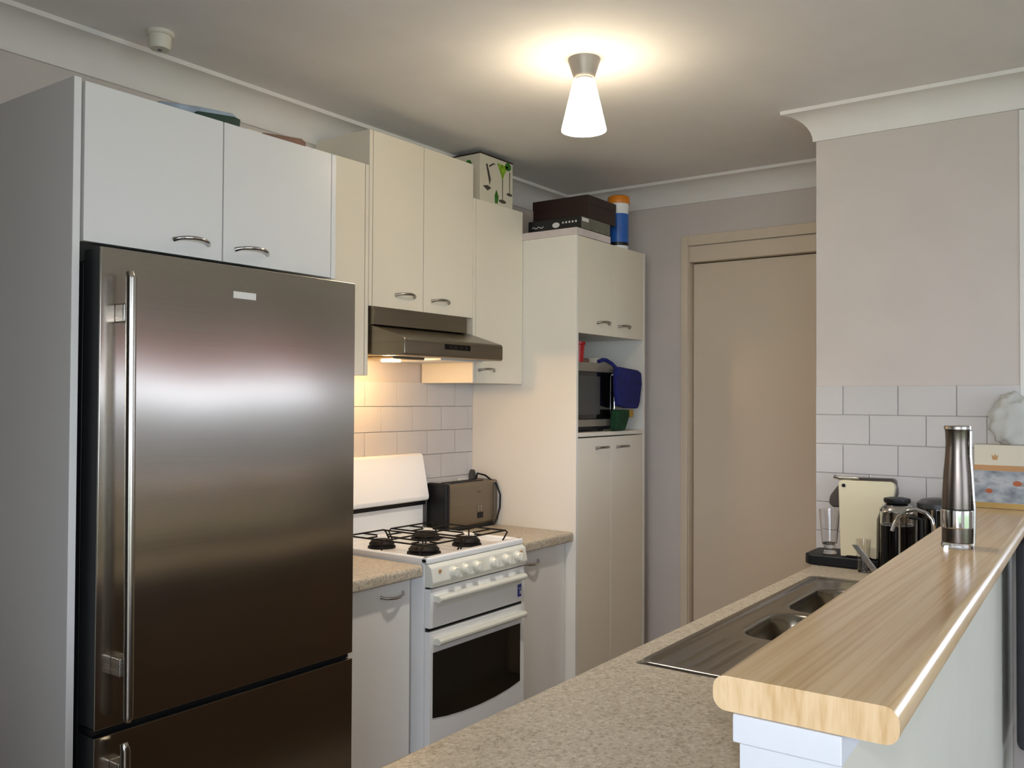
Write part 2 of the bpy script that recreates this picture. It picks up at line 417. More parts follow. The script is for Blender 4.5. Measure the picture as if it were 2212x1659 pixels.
# wall tiles
def tiles(parent, rows, cols, mk):
    cache = {}
    for r_, (z0, z1) in enumerate(rows):
        for (a, b) in cols(r_):
            w = round(b-a, 4); h = round(z1-z0, 4)
            p = mk(a, b, z0, z1)
            if (w, h) in cache:
                src, c0 = cache[(w, h)]
                c = src.copy(); COL.objects.link(c); c.location = Vector(p) - Vector(c0)
            else:
                if mk is mkR: o = B(p[0]-.007, p[0], p[1], p[1]+w, p[2], p[2]+h, bev=.0015, seg=1).build('tile', 'tile', parent)
                else: o = B(p[0], p[0]+w, p[1]-.007, p[1], p[2], p[2]+h, bev=.0015, seg=1).build('tile', 'tile', parent)
                cache[(w, h)] = (o, p)
def span(lo, hi, start, pitch, g=.0022):
    e = [lo]; x = start
    while x > lo: x -= pitch
    while x < hi:
        if x > lo+.012 and x < hi-.012: e.append(x)
        x += pitch
    e.append(hi)
    return [(p+g/2, q-g/2) for p, q in zip(e, e[1:])]
mkR = lambda a, b, z0, z1: (XR-.0025, a, z0)
mkL = lambda a, b, z0, z1: (a, YW-.0025, z0)
rowsR = [(1.472-.0985*(i+1)+.0011, 1.472-.0985*i-.0011) for i in range(6)]
B(XR-.0025, XR, .345, .96, .882, 1.472).build('grout', 'grout', wr)
tiles(wr, rowsR, lambda k: span(.345, .96, .869 if k % 2 == 0 else .784, .174), mkR)
rowsL = [(1.487-.0975*(i+1)+.0011, 1.487-.0975*i-.0011) for i in range(6)]
B(1.95, 3.07, YW-.0025, YW, .902, 1.487).build('grout', 'grout', wl)
tiles(wl, rowsL, lambda k: span(1.95, 3.07, 2.597 if k % 2 == 0 else 2.508, .177), mkL)

# ------------------------------------------------------------------ fridge and its surround
fs = thing('fridge_surround', 'white overhead cupboard with two doors and tall side panel around the steel fridge', 'cupboard', (1.31, 2.1, 0))
B(.953, .969, 1.77, YW-.0105, 0, 2.067, bev=.001, seg=1).build('side_panel', 'whites', fs)
B(.971, 1.646, 1.79, YW-.0105, 1.742, 2.06).build('carcass', 'carc', fs)
B(1.6485, 1.664, 1.77, YW-.0105, 1.735, 2.064, bev=.001, seg=1).build('end_panel', 'whites', fs)
d1 = B(.976, 1.3085, 1.77, 1.787, 1.737, 2.063, bev=.0012).build('door', 'whites', fs); handle(d1, 1.227, 1.77, 1.770, .088)
d2 = B(1.312, 1.6465, 1.77, 1.787, 1.737, 2.063, bev=.0012).build('door', 'whites', fs); handle(d2, 1.393, 1.77, 1.770, .092)

fr = thing('refrigerator', 'tall brushed stainless steel fridge with long bar handle at left', 'fridge', (1.34, 2.0, 0))
B(.99, 1.682, 1.795, 2.38, .03, 1.70, bev=.004).build('cabinet_body', 'fridgeside', fr)
B(.992, 1.68, 1.783, 1.795, .09, 1.70).build('door_seal', 'black', fr)
def fdoor(name, z0, z1):
    d = B(.986, 1.687, 1.7255, 1.783, z0+.001, z1-.001, bev=.002).build(name, 'fridgeside', fr)
    B(.985, 1.688, 1.72, 1.7255, z0, z1, bev=.0015).build('steel_front', 'steelf', d)
    return d
fd1 = fdoor('upper_door', .757, 1.722)
fd2 = fdoor('lower_door', .09, .742)
def fhandle(par, z0, z1, mounts):
    h = MB(); h.tube([(1.033, 1.685, z0), (1.033, 1.682, z0+.01), (1.028, 1.682, z1-.012), (1.028, 1.688, z1)], [.008, .0105, .0105, .008], 16)
    h.build('handle', 'handle', par, 50)
    for z in mounts:
        B(1.016, 1.044, 1.688, 1.7205, z-.019, z+.019, bev=.003).build('handle_mount', 'satin', par, 50)
fhandle(fd1, .772, 1.672, (.88, 1.590)); fhandle(fd2, .12, .728, (.2, .672))
bd = B(1.303, 1.366, 1.7175, 1.72, 1.648, 1.664, bev=.001).build('badge', 'badge', fr)
B(1.0, 1.04, 1.7195, 1.7203, 1.575, 1.62).build('sticker', 'dgrey', fr) if False else None
bs = B(.987, 1.686, 1.735, 1.783, .743, .756).build('door_gap', 'black', fr)
for x in (1.05, 1.62):
    for y in (1.85, 2.3): MB().lathe([(.02, 0), (.02, .031)], (x, y, 0), 12).build('foot', 'black', fr)

# loose things on the fridge cupboard
t = thing('plastic_tray', 'pale blue and white wrapped tray with dark green end on the fridge cupboard', 'tray', (1.3, 1.9, 2.0645))
MB().prism([(1.18, 2.0645), (1.40, 2.0645), (1.402, 2.108), (1.39, 2.117), (1.30, 2.109), (1.19, 2.094)], 'y', 1.84, 2.1, bev=.004).build('wrapping', 'bluewhite', t)
MB().prism([(1.28, 2.072), (1.398, 2.066), (1.402, 2.102), (1.385, 2.105), (1.28, 2.092)], 'y', 1.828, 1.842, bev=.002).build('end_strip', 'dgreen', t)
o = MB().prism([(1.48, 2.0645), (1.63, 2.0645), (1.63, 2.104), (1.615, 2.110), (1.49, 2.096)], 'y', 1.85, 2.05, bev=.003).build('cardboard_sleeve', 'cardb', None, origin=(1.56, 1.95, 2.0645))
tag(o, 'flat brown cardboard sleeve lying on the fridge cupboard near its right end', 'cardboard')

# ------------------------------------------------------------------ wall cupboards
ca = thing('wall_cupboard', 'narrow cream wall cupboard between the fridge cupboard and the range hood', 'cupboard', (1.92, 2.28, 1.497))
B(1.67, 2.154, 2.168, YW-.002, 1.497, 2.202).build('carcass', 'cream', ca)
B(1.67, 2.1515, 2.15, 2.1665, 1.497, 2.203, bev=.0012).build('door', 'cream', ca)
B(2.1545, 2.17, 2.15, YW-.002, 1.497, 2.203, bev=.001, seg=1).build('end_panel', 'cream', ca)
ch = thing('wall_cupboard', 'tall two-door cream wall cupboard directly above the range hood', 'cupboard', (2.45, 2.28, 1.731))
B(2.189, 2.72, 2.168, YW-.002, 1.733, 2.322).build('carcass', 'carc', ch)
B(2.172, 2.1875, 2.15, YW-.002, 1.731, 2.325, bev=.001, seg=1).build('end_panel', 'cream', ch)
B(2.7215, 2.735, 2.152, YW-.002, 1.731, 2.325, bev=.001, seg=1).build('end_panel', 'cream', ch)
d = B(2.19, 2.4455, 2.15, 2.1665, 1.731, 2.325, bev=.0012).build('door', 'cream', ch); handle(d, 2.351, 2.15, 1.779, .098, m='satin')
d = B(2.4485, 2.7335, 2.15, 2.1665, 1.731, 2.325, bev=.0012).build('door', 'cream', ch); handle(d, 2.541, 2.15, 1.775, .098, m='satin')
cc = thing('wall_cupboard', 'single-door cream wall cupboard between the range hood and the tall pantry', 'cupboard', (2.9, 2.28, 1.483))
B(2.753, 3.066, 2.168, YW-.002, 1.485, 2.195).build('carcass', 'carc', cc)
B(2.7365, 2.752, 2.15, YW-.01, 1.483, 2.197, bev=.001, seg=1).build('end_panel', 'cream', cc)
d = B(2.7545, 3.067, 2.15, 2.1665, 1.483, 2.197, bev=.0012).build('door', 'cream', cc); handle(d, 2.823, 2.15, 1.532, .1, m='satin')

# range hood
rh = thing('range_hood', 'brushed steel range hood with dark switch panel above the white cooker', 'range hood', (2.45, 2.2, 1.56))
B(2.178, 2.674, 2.13, YW-.012, 1.668, 1.729, bev=.001, seg=1).build('upper_casing', 'steelh', rh)
can = MB().prism([(YW-.012, 1.668), (2.155, 1.67), (1.998, 1.622), (1.994, 1.614), (1.994, 1.568), (2.0, 1.562), (YW-.012, 1.569)], 'x', 2.18, 2.72, bev=.003).build('canopy', 'steelh', rh)
sp = B(2.382, 2.522, 1.9915, 1.996, 1.590, 1.609, bev=.001).build('switch_panel', 'bglass', rh)
for i in range(4): B(2.40+i*.03, 2.416+i*.03, 1.9905, 1.992, 1.595, 1.604).build('switch', 'black', sp)
B(2.44, 2.68, 2.06, 2.36, 1.558, 1.566).build('grease_filter', 'alu', rh)
B(2.24, 2.40, 2.10, 2.30, 1.5555, 1.566, bev=.003).build('lamp_cover', 'steelh', rh)
MB().lathe([(.034, 1.5505), (.036, 1.556)], (2.345, 2.21, 0), 24).build('lamp_lens', 'hoodlamp', rh)
hl = bpy.data.lights.new('hood_lamp', 'POINT'); hl.energy = 3.2; hl.color = (1, .62, .28); hl.shadow_soft_size = .02
ho = bpy.data.objects.new('hood_lamp', hl); ho.location = (2.345, 2.225, 1.525); ho.rotation_euler = (R(12), 0, 0); COL.objects.link(ho)

# ------------------------------------------------------------------ pantry
pa = thing('pantry_cupboard', 'tall cream pantry cupboard with open microwave niche beside the bench', 'cupboard', (3.365, 2.15, 0))
B(3.07, 3.086, 1.888, YW-.002, 0, 2.08, bev=.001, seg=1).build('side_panel', 'pale', pa)
B(3.644, 3.66, 1.888, YW-.002, 0, 2.08, bev=.001, seg=1).build('side_panel', 'pale', pa)
B(3.0865, 3.6435, 1.906, YW-.002, 2.062, 2.079).build('top_panel', 'cream', pa)
B(3.0865, 3.6435, 1.906, YW-.01, 1.690, 1.706).build('shelf', 'white', pa)
B(3.0865, 3.6435, 1.888, YW-.01, 1.270, 1.2865, bev=.001, seg=1).build('shelf', 'cream', pa)
B(3.0865, 3.6435, YW-.01, YW-.004, .1, 2.06).build('back_panel', 'white', pa)
B(3.0865, 3.6435, 1.95, 1.966, 0, .1).build('kick_board', 'cream', pa)
for (x0, x1, z0, z1, hx, hz, sg) in ((3.088, 3.362, 1.688, 2.0785, 3.282, 1.737, .006), (3.3655, 3.6425, 1.688, 2.0785, 3.46, 1.733, .006),
                                 (3.088, 3.350, .105, 1.265, 3.274, 1.2205, .003), (3.3535, 3.6425, .105, 1.265, 3.452, 1.2185, .003)):
    d = B(x0, x1, 1.889, 1.905, z0, z1, bev=.0012).build('door', 'cream', pa); handle(d, hx, 1.889, hz, .1, m='satin', sag=sg)

# microwave and company in the niche
mv = thing('microwave', 'steel and black microwave inside the pantry niche', 'microwave', (3.29, 2.1, 1.2875))
B(3.105, 3.455, 1.945, 2.33, 1.294, 1.575, bev=.004).build('casing', 'dgrey', mv)
B(3.105, 3.455, 1.93, 1.946, 1.537, 1.575, bev=.002).build('top_band', 'silver', mv)
B(3.105, 3.455, 1.93, 1.946, 1.308, 1.338, bev=.002).build('bottom_band', 'silver', mv)
md = B(3.105, 3.455, 1.928, 1.945, 1.339, 1.536, bev=.002).build('door', 'bglass', mv)
B(3.13, 3.325, 1.9265, 1.929, 1.358, 1.518, bev=.001).build('door_window', 'dgrey', md)
MB().tube([(3.435, 1.928, 1.345), (3.435, 1.920, 1.355), (3.435, 1.919, 1.44), (3.435, 1.920, 1.52), (3.435, 1.928, 1.53)], .005, 10).build('door_handle', 'chrome', md)
B(3.105, 3.455, 1.934, 1.945, 1.294, 1.3075).build('base_strip', 'black', mv)
for x in (3.14, 3.42):
    for y in (1.98, 2.28): MB().lathe([(.012, 1.2868), (.012, 1.2942)], (x, y, 0), 10).build('foot', 'black', mv)
cup = MB().lathe([(.024, 1.5755), (.030, 1.65), (.034, 1.652), (.034, 1.662), (.027, 1.662), (.022, 1.585)], (3.236, 1.985, 0), 24).build('plastic_cup', 'red', None, origin=(3.236, 1.985, 1.5755))
tag(cup, 'red plastic cup on top of the microwave', 'cup')
o = MB().lathe([(.02, 1.5755), (.034, 1.5755), (.036, 1.592), (.03, 1.597), (.02, 1.598)], (3.34, 2.03, 0), 20).build('small_dish', 'cardb', None, origin=(3.34, 2.03, 1.5755))
tag(o, 'small brownish dish on top of the microwave', 'dish')
o = B(3.365, 3.405, 1.97, 2.02, 1.5755, 1.603, bev=.006).build('small_carton', 'card', None, origin=(3.385, 1.995, 1.5755))
tag(o, 'small cream carton on the microwave next to the blue strap', 'carton')
# oven glove
om = thing('oven_glove', 'navy blue oven glove hanging over the right side of the microwave', 'oven glove', (3.47, 1.89, 1.38))
MB().prism([(3.385, 1.553), (3.40, 1.562), (3.57, 1.552), (3.602, 1.542), (3.608, 1.49), (3.590, 1.41), (3.572, 1.382), (3.47, 1.384), (3.40, 1.395), (3.385, 1.47)], 'y', 1.874, 1.902, bev=.009, seg=3).build('pad', 'navy', om, 60)
st = [(3.262+.17, 1.965, 1.582), (3.40, 1.945, 1.592), (3.385, 1.925, 1.586), (3.378, 1.91, 1.575), (3.380, 1.892, 1.555)]
MB().tube([(3.36, 1.955, 1.5835), (3.385, 1.95, 1.592), (3.40, 1.94, 1.59), (3.405, 1.915, 1.575), (3.41, 1.892, 1.55)], [.008, .0085, .0085, .008, .008], 8).build('strap', 'navy', om, 60)
o = MB().prism([(3.375, 1.2875), (3.455, 1.2875), (3.488, 1.34), (3.495, 1.378), (3.39, 1.378), (3.375, 1.33)], 'y', 1.874, 1.912, bev=.01, seg=3).build('folded_cloth', 'green', None, origin=(3.41, 1.9, 1.2875))
tag(o, 'dark green folded cloth on the niche shelf under the blue oven glove', 'cloth')
o = MB().prism([(3.515, 1.345), (3.542, 1.345), (3.545, 1.378), (3.505, 1.378)], 'y', 1.884, 1.894, bev=.002).build('tassel', 'gold', om)
o['label'] = 'gold tag under the blue pad'

# boxes on the pantry
o = B(3.071, 3.345, 1.889, 2.36, 2.0805, 2.11, bev=.002).build('flat_box', 'traywhite', None, origin=(3.2, 2.1, 2.0805))
tag(o, 'thin whitish flat box under the black box on top of the pantry', 'box')
bb = thing('appliance_box', 'black printed box with pale logos lying under the dark brown box', 'box', (3.22, 2.0, 2.1105))
B(3.108, 3.345, 1.893, 2.15, 2.1105, 2.162, bev=.0015).build('carton', 'blackbox', bb)
B(3.111, 3.342, 1.8915, 1.8935, 2.113, 2.160).build('front_print', 'greybox', bb)
B(3.115, 3.165, 1.8905, 1.8916, 2.142, 2.156).build('print_patch', 'white_print', bb)
e = MB().lathe([(.011, 0), (.011, .0008)], (3.1073, 2.012, 2.135), 20, 'x').build('print_emblem', 'white_print', bb); 
for v in e.data.vertices: v.co.y = (v.co.y - (2.012-2.0))*1.6 + .012
for i in range(5):
    MB().lathe([(.0045, 0), (.0045, .0008)], (3.1073, 1.978-.0155*i, 2.142), 12, 'x').build('print_dot', 'white_print', bb)
pts = [(3.1072, 2.13-.008*i, 2.133+.004*math.sin(i*1.9)) for i in range(8)]
MB().tube(pts, .0016, 6).build('print_script', 'white_print', bb)
br = thing('storage_box', 'dark brown closed box on top of the black printed box above the pantry', 'box', (3.29, 2.03, 2.1625))
B(3.165, 3.398, 1.895, 2.165, 2.1625, 2.243, bev=.002).build('box_base', 'brownbox', br)
B(3.163, 3.400, 1.893, 2.167, 2.222, 2.258, bev=.0025).build('box_lid', 'brownbox', br)
tb = thing('wipes_tub', 'white cylindrical tub with blue label and orange lid on the pantry', 'tub', (3.47, 1.95, 2.0805))
MB().lathe([(.042, 2.0805), (.044, 2.085), (.044, 2.255), (.046, 2.27), (.046, 2.285)], (3.513, 1.945, 0), 32).build('container', 'enamel', tb)
MB().lathe([(.0446, 2.11), (.0446, 2.238)], (3.513, 1.945, 0), 32, cap=False).build('label', 'blue', tb)
MB().lathe([(.0448, 2.097), (.0448, 2.112)], (3.513, 1.945, 0), 32, cap=False).build('label_band', 'blackbox', tb)
MB().lathe([(.049, 2.283), (.05, 2.29), (.05, 2.305), (.047, 2.315), (.035, 2.321)], (3.513, 1.945, 0), 32).build('lid', 'orange', tb)

# cocktail box on the wall cupboard
cb = thing('glassware_box', 'white gift box printed with green cocktail glasses next to the ceiling', 'box', (2.9, 2.27, 2.1975))
B(2.797, 3.017, 2.166, 2.36, 2.1975, 2.388, bev=.002).build('carton', 'card', cb)
B(2.796, 3.018, 2.1645, 2.361, 2.3885, 2.393, bev=.001).build('carton_lid', 'brownbox', cb)
def leafm(n, c): return mat(n, c, .5, var=.2, scale=60)
M['lime'] = leafm('lime_print', '7fa31f'); M['leaf'] = leafm('leaf_print', '2f6a1e'); M['ink'] = mat('ink_print', '4a453c', .5, var=.1)
def printf(pts, m, name='print', y=2.1655):   # flat print on the front face (x, z)
    pts = [(2.945+(x-2.955)*1.25, 2.29+(z-2.285)*1.2) for x, z in pts]
    MB().prism(pts, 'y', y-.0006, y).build(name, m, cb)
def ell(cx, cz, a, b, n=18): return [(cx+a*math.cos(2*math.pi*i/n), cz+b*math.sin(2*math.pi*i/n)) for i in range(n)]
printf([(2.925, 2.352), (2.985, 2.352), (2.962, 2.318), (2.956, 2.302), (2.953, 2.302), (2.946, 2.318)], 'lime', 'cocktail_print')
printf([(2.953, 2.303), (2.957, 2.303), (2.9565, 2.232), (2.9535, 2.232)], 'ink', 'stem_print')
printf(ell(2.955, 2.228, .02, .006), 'ink', 'foot_print')
printf(ell(2.985, 2.352, .016, .014), 'leaf', 'garnish_print')
printf([(2.992, 2.335), (2.996, 2.335), (2.995, 2.262), (2.992, 2.262)], 'ink', 'stem_print')
printf(ell(2.993, 2.258, .016, .005), 'ink', 'foot_print')
printf([(2.915, 2.216), (2.928, 2.216), (2.934, 2.24), (2.922, 2.262), (2.912, 2.24)], 'leaf', 'leaf_print')
printf([(2.866, 2.336), (2.873, 2.34), (2.892, 2.29), (2.885, 2.27), (2.879, 2.292)], 'ink', 'swirl_print')
printf([(2.882, 2.335), (2.905, 2.348), (2.918, 2.346), (2.905, 2.342), (2.886, 2.33)], 'ink', 'swirl_print')
printf([(2.85, 2.262), (2.875, 2.25), (2.895, 2.262), (2.875, 2.268)], 'ink', 'swirl_print')
# same motif on the left end
MB().prism(ell(2.225, 2.352, .016, .016), 'x', 2.796, 2.7966).build('garnish_print', 'leaf', cb)
MB().prism([(2.217, 2.335), (2.221, 2.335), (2.22, 2.26), (2.218, 2.26)], 'x', 2.796, 2.7966).build('stem_print', 'ink', cb)
MB().prism(ell(2.215, 2.255, .014, .005), 'x', 2.796, 2.7966).build('foot_print', 'ink', cb)

# ------------------------------------------------------------------ base cupboards and left bench
def base(x0, x1, dx0, dx1, hx, hz, label):
    b = thing('base_cupboard', label, 'cupboard', ((x0+x1)/2, 2.18, 0))
    B(x0, x1, 1.953, YW-.002, .1, .852).build('carcass', 'white', b)
    B(x0+.01, x1-.01, 1.99, 2.006, 0, .1).build('kick_board', 'white', b)
    d = B(dx0, dx1, 1.935, 1.951, .105, .85, bev=.0012).build('door', 'white', b)
    handle(d, hx, 1.935, hz, .1, m='chrome', sag=-.007)
    return b
base(1.70, 2.164, 1.702, 2.148, 2.065, .814, 'white base cupboard between the fridge and the cooker')
base(2.706, 3.068, 2.712, 3.062, 2.82, .808, 'white base cupboard between the cooker and the pantry')
def bench(x0, x1, label):
    pr = [(YW-.004, .8935), (1.91, .8935)]
    for i in range(1, 7): t = R(90)*i/6; pr.append((1.91-.012*math.sin(t), .8815+.012*math.cos(t)))
    pr += [(1.898, .862), (1.903, .856), (YW-.004, .856)]
    o = MB().prism(pr, 'x', x0, x1).build('worktop', 'speck', None, origin=((x0+x1)/2, 2.16, .856))
    tag(o, label, 'worktop')
bench(1.695, 2.166, 'speckled beige worktop piece between the fridge and the cooker')
bench(2.705, 3.069, 'speckled beige worktop piece under the toaster by the pantry')

# ------------------------------------------------------------------ cooker
ck = thing('cooker', 'white freestanding gas cooker with black burners and dark oven window', 'cooker', (2.436, 2.15, 0))
X0, X1 = 2.172, 2.700
B(X0, X1, 1.898, YW-.012, .03, .898, bev=.003).build('body', 'enamel', ck)
hb = MB()
hb.box(X0, X1, 1.882, 1.912, .896, .917, bev=.006, seg=3); hb.box(X0, X1, 2.335, 2.365, .896, .917, bev=.004)
hb.box(X0, X0+.022, 1.884, 2.36, .896, .917, bev=.006, seg=3); hb.box(X1-.022, X1, 1.884, 2.36, .896, .917, bev=.006, seg=3)
hb.box(X0+.01, X1-.01, 1.90, 2.35, .894, .906)
hob = hb.build('hob', 'enamel', ck)
for (x, y, rr) in ((2.285, 2.19, .042), (2.515, 2.19, .048), (2.283, 1.995, .050), (2.505, 1.99, .046)):
    bu = MB().lathe([(rr*1.15, .906), (rr*1.12, .913), (rr, .915), (rr*1.05, .922), (rr*.95, .926), (rr*.9, .93), (rr*.75, .934), (rr*.3, .936)], (x, y, 0), 24).build('burner', 'bmatte', ck)
def trivet(x0, x1, y0, y1, cs):
    t = MB(); z = .946; q = .0029
    t.tube([(x0, y0+.02, .907), (x0, y0, z-.008), (x0+.012, y0, z), (x1-.012, y0, z), (x1, y0, z-.008), (x1, y0+.02, .907)], q, 8)
    t.tube([(x0, y1-.02, .907), (x0, y1, z-.008), (x0+.012, y1, z), (x1-.012, y1, z), (x1, y1, z-.008), (x1, y1-.02, .907)], q, 8)
    for xx in (x0+.015, x1-.015): t.tube([(xx, y0, z), (xx, y1, z)], q, 8)
    ym = (y0+y1)/2
    t.tube([(x0, ym, .907), (x0, ym, z-.006), (x0+.01, ym, z), (x1-.01, ym, z), (x1, ym, z-.006), (x1, ym, .907)], q, 8)
    for (cx, cy) in cs:
        for (dx, dy) in ((1, 0), (-1, 0), (0, 1), (0, -1)):
            a = (cx+dx*.026, cy+dy*.026, z)
            if dx: b = (x1-.015 if dx > 0 else x0+.015, cy, z)
            else: b = (cx, (y1 if cy > ym else ym) if dy > 0 else (ym if cy > ym else y0), z)
            t.tube([a, b], q, 8)
    t.build('trivet', 'bmatte', ck, 60)
trivet(2.198, 2.405, 1.93, 2.285, ((2.288, 2.19), (2.283, 1.995)))
trivet(2.42, 2.665, 1.93, 2.285, ((2.525, 2.19), (2.515, 1.99)))
cp = MB().prism([(1.905, .896), (1.886, .896), (1.871, .885), (1.862, .84), (1.868, .823), (1.905, .823)], 'x', X0+.004, X1-.002, bev=.003).build('control_panel', 'encream', ck)
for i, x in enumerate((2.278, 2.338, 2.399, 2.492, 2.566, 2.636)):
    k = MB().lathe([(.019, 0), (.019, -.006), (.0155, -.009), (.0145, -.02), (.011, -.0215)], (x, 1.868, .862), 20, 'y')
    k.box(x-.0035, x+.0035, 1.838, 1.85, .85, .876, bev=.0015)
    k.build('knob', 'encream', cp)
for x in (2.214, 2.664): MB().lathe([(.006, 0), (.006, -.004), (.003, -.005)], (x, 1.8685, .872), 12, 'y').build('indicator', 'tan', cp)
B(X0+.008, X1-.008, 1.886, 1.8985, .10, .822).build('shadow_gap', 'black', ck)
def hbar(par, z, x0=2.192, x1=2.672):
    MB().prism([(1.878, z+.011), (1.852, z+.012), (1.842, z+.006), (1.842, z-.004), (1.85, z-.010), (1.878, z-.011)], 'x', x0, x1, bev=.003).build('handle', 'encream', par)
g = B(X0+.004, X1-.004, 1.874, 1.898, .694, .818, bev=.003).build('grill_door', 'enamel', ck); hbar(g, .786)
B(2.20, 2.668, 1.872, 1.8745, .757, .765, bev=.001).build('trim_line', 'encream', g)
s = B(2.652, 2.674, 1.8728, 1.8742, .713, .758).build('sticker', 'bluest', g); s['label'] = 'blue sticker'
B(2.656, 2.671, 1.8722, 1.873, .741, .7435).build('sticker_print', 'white_print', s); B(2.664, 2.671, 1.8722, 1.873, .722, .735).build('sticker_print', 'white_print', s)
ov = B(X0+.004, X1-.004, 1.874, 1.898, .112, .683, bev=.003).build('oven_door', 'enamel', ck); hbar(ov, .652)
MB().prism([(2.19, .617), (2.668, .617), (2.668, .412), (2.60, .401), (2.52, .394), (2.43, .391), (2.34, .394), (2.26, .401), (2.19, .412)], 'y', 1.8722, 1.8745).build('oven_window', 'bglass', ov)
for x in (2.2, 2.67):
    for y in (1.93, 2.36): MB().lathe([(.018, 0), (.018, .032)], (x, y, 0), 12).build('foot', 'black', ck)
MB().prism([(YW-.012, 1.205), (2.378, 1.206), (2.368, 1.198), (2.334, 1.04), (2.336, 1.027), (2.346, 1.022), (YW-.012, 1.022)], 'x', X0, X1, bev=.003).build('backguard', 'enamel', ck)
B(X0+.002, X1-.002, 2.352, YW-.013, 1.006, 1.022).build('backguard_gap', 'black', ck)
B(X0, X1, 2.366, YW-.012, .898, 1.006, bev=.002).build('splash_panel', 'enamel', ck)

# toaster
to = thing('toaster', 'steel and black toaster on the bench beside the cooker', 'toaster', (2.885, 2.335, .8935))
rotm = Matrix.Rotation(R(0), 4, 'Z')
B(2.735, 3.05, 2.268, 2.370, .906, 1.082, bev=.014, seg=4).build('shell', 'steelt', to)
B(2.722, 2.75, 2.266, 2.3715, .9, 1.088, bev=.01, seg=3).build('end_cap', 'black', to)
B(3.036, 3.062, 2.266, 2.3715, .9, 1.084, bev=.01, seg=3).build('end_cap', 'steelt', to)
B(2.73, 3.055, 2.272, 2.368, .8935, .912, bev=.006).build('base', 'black', to)
for y in (2.295, 2.335): B(2.79, 3.0, y, y+.016, 1.079, 1.084, bev=.001).build('bread_slot', 'bmatte', to)
B(2.925, 2.96, 2.2655, 2.269, .934, .958, bev=.001).build('dial_window', 'black', to)
for i in range(2):
    for j in range(2): MB().lathe([(.0045, 0), (.0045, -.003)], (2.928+.018*j, 2.2685, .968+.012*i), 12, 'y').build('button', 'satin', to)
B(2.925, 2.943, 2.2665, 2.2685, 1.04, 1.045).build('badge', 'dgrey', to)
MB().tube([(3.043, 2.371, 1.075), (3.043, 2.362, 1.105), (3.03, 2.31, 1.10), (3.045, 2.262, 1.065), (3.055, 2.25, 1.02), (3.054, 2.25, .97), (3.04, 2.256, .92), (3.02, 2.262, .899)], .004, 10).build('power_cord', 'black', to, 60)
pl = thing('power_plug', 'grey plug in the wall socket behind the toaster', 'plug', (3.03, 2.40, 1.03))
B(2.975, 3.062, 2.404, 2.4125, 1.015, 1.085, bev=.002).build('socket_plate', 'white', pl)
MB().prism([(3.028, 1.04), (3.058, 1.04), (3.052, 1.10), (3.043, 1.122), (3.035, 1.10)], 'y', 2.375, 2.4035, bev=.004).build('plug_body', 'dgrey', pl)

# ------------------------------------------------------------------ ceiling fittings
lx, ly = 2.243, 1.357
cl = thing('ceiling_light', 'lit frosted glass cone ceiling light with grey metal base', 'ceiling light', (lx, ly, ZC))
MB().lathe([(.047, ZC), (.047, ZC-.004), (.032, ZC-.05), (.028, ZC-.056), (.024, ZC-.056)], (lx, ly, 0), 40).build('base', 'lampbase', cl)
MB().lathe([(.026, ZC-.056), (.026, ZC-.06), (.022, ZC-.064)], (lx, ly, 0), 32).build('collar', 'satin', cl)
MB().lathe([(.032, ZC-.064), (.036, ZC-.08), (.065, ZC-.205), (.065, ZC-.209), (.062, ZC-.209), (.033, ZC-.082), (.028, ZC-.066)], (lx, ly, 0), 48, cap=False).build('lamp_shade', 'shade', cl, 60)
pb = bpy.data.lights.new('bulb_glow', 'SPOT'); pb.energy = 36; pb.color = (1, .96, .94); pb.shadow_soft_size = .04; pb.spot_size = R(118); pb.spot_blend = .8
po = bpy.data.objects.new('bulb_glow', pb); po.location = (lx, ly, ZC-.215); COL.objects.link(po)
sd = thing('smoke_alarm', 'small round off-white smoke alarm on the ceiling above the fridge', 'smoke alarm', (1.42, 2.20, ZC))
MB().lathe([(.037, ZC), (.037, ZC-.008), (.034, ZC-.011)], (1.42, 2.20, 0), 28).build('mounting_ring', 'frostm', sd)
MB().lathe([(.030, ZC-.011), (.029, ZC-.038), (.025, ZC-.046), (.012, ZC-.047)], (1.42, 2.20, 0), 28).build('housing', 'frostm', sd)
MB().lathe([(.006, ZC-.047), (.005, ZC-.050)], (1.42, 2.20, 0), 12).build('test_button', 'dgrey', sd)

# ------------------------------------------------------------------ peninsula
# bar wall: a low wall under the bar top (left / right face run in x)
BL = lambda x: .427 + .0285*(x-1.0)
BR = lambda x: .222 + .040*(x-1.0)
nl = lambda x: BL(x)-.030
nr = lambda x: BR(x)+.060
bwall = MB().prism([(1.012, nl(1.012)), (1.012, nr(1.012)), (XR-.001, nr(XR)), (XR-.001, nl(XR))], 'z', 0, 1.0265).build('wall_bar', 'barwall')
struct(bwall)
MB().prism([(1.012, nl(1.012)), (1.012, nr(1.012)), (1.009, nr(1.012)), (1.009, nl(1.012))], 'z', 0, 1.0265).build('end_board', 'paintw', bwall)
MB().prism([(1.000, nl(1)+.006), (1.000, nr(1)-.002), (XR-.001, nr(XR)-.002), (XR-.001, nl(XR)+.006)], 'z', 1.027, 1.0595, bev=.002).build('capping', 'paintw', bwall)
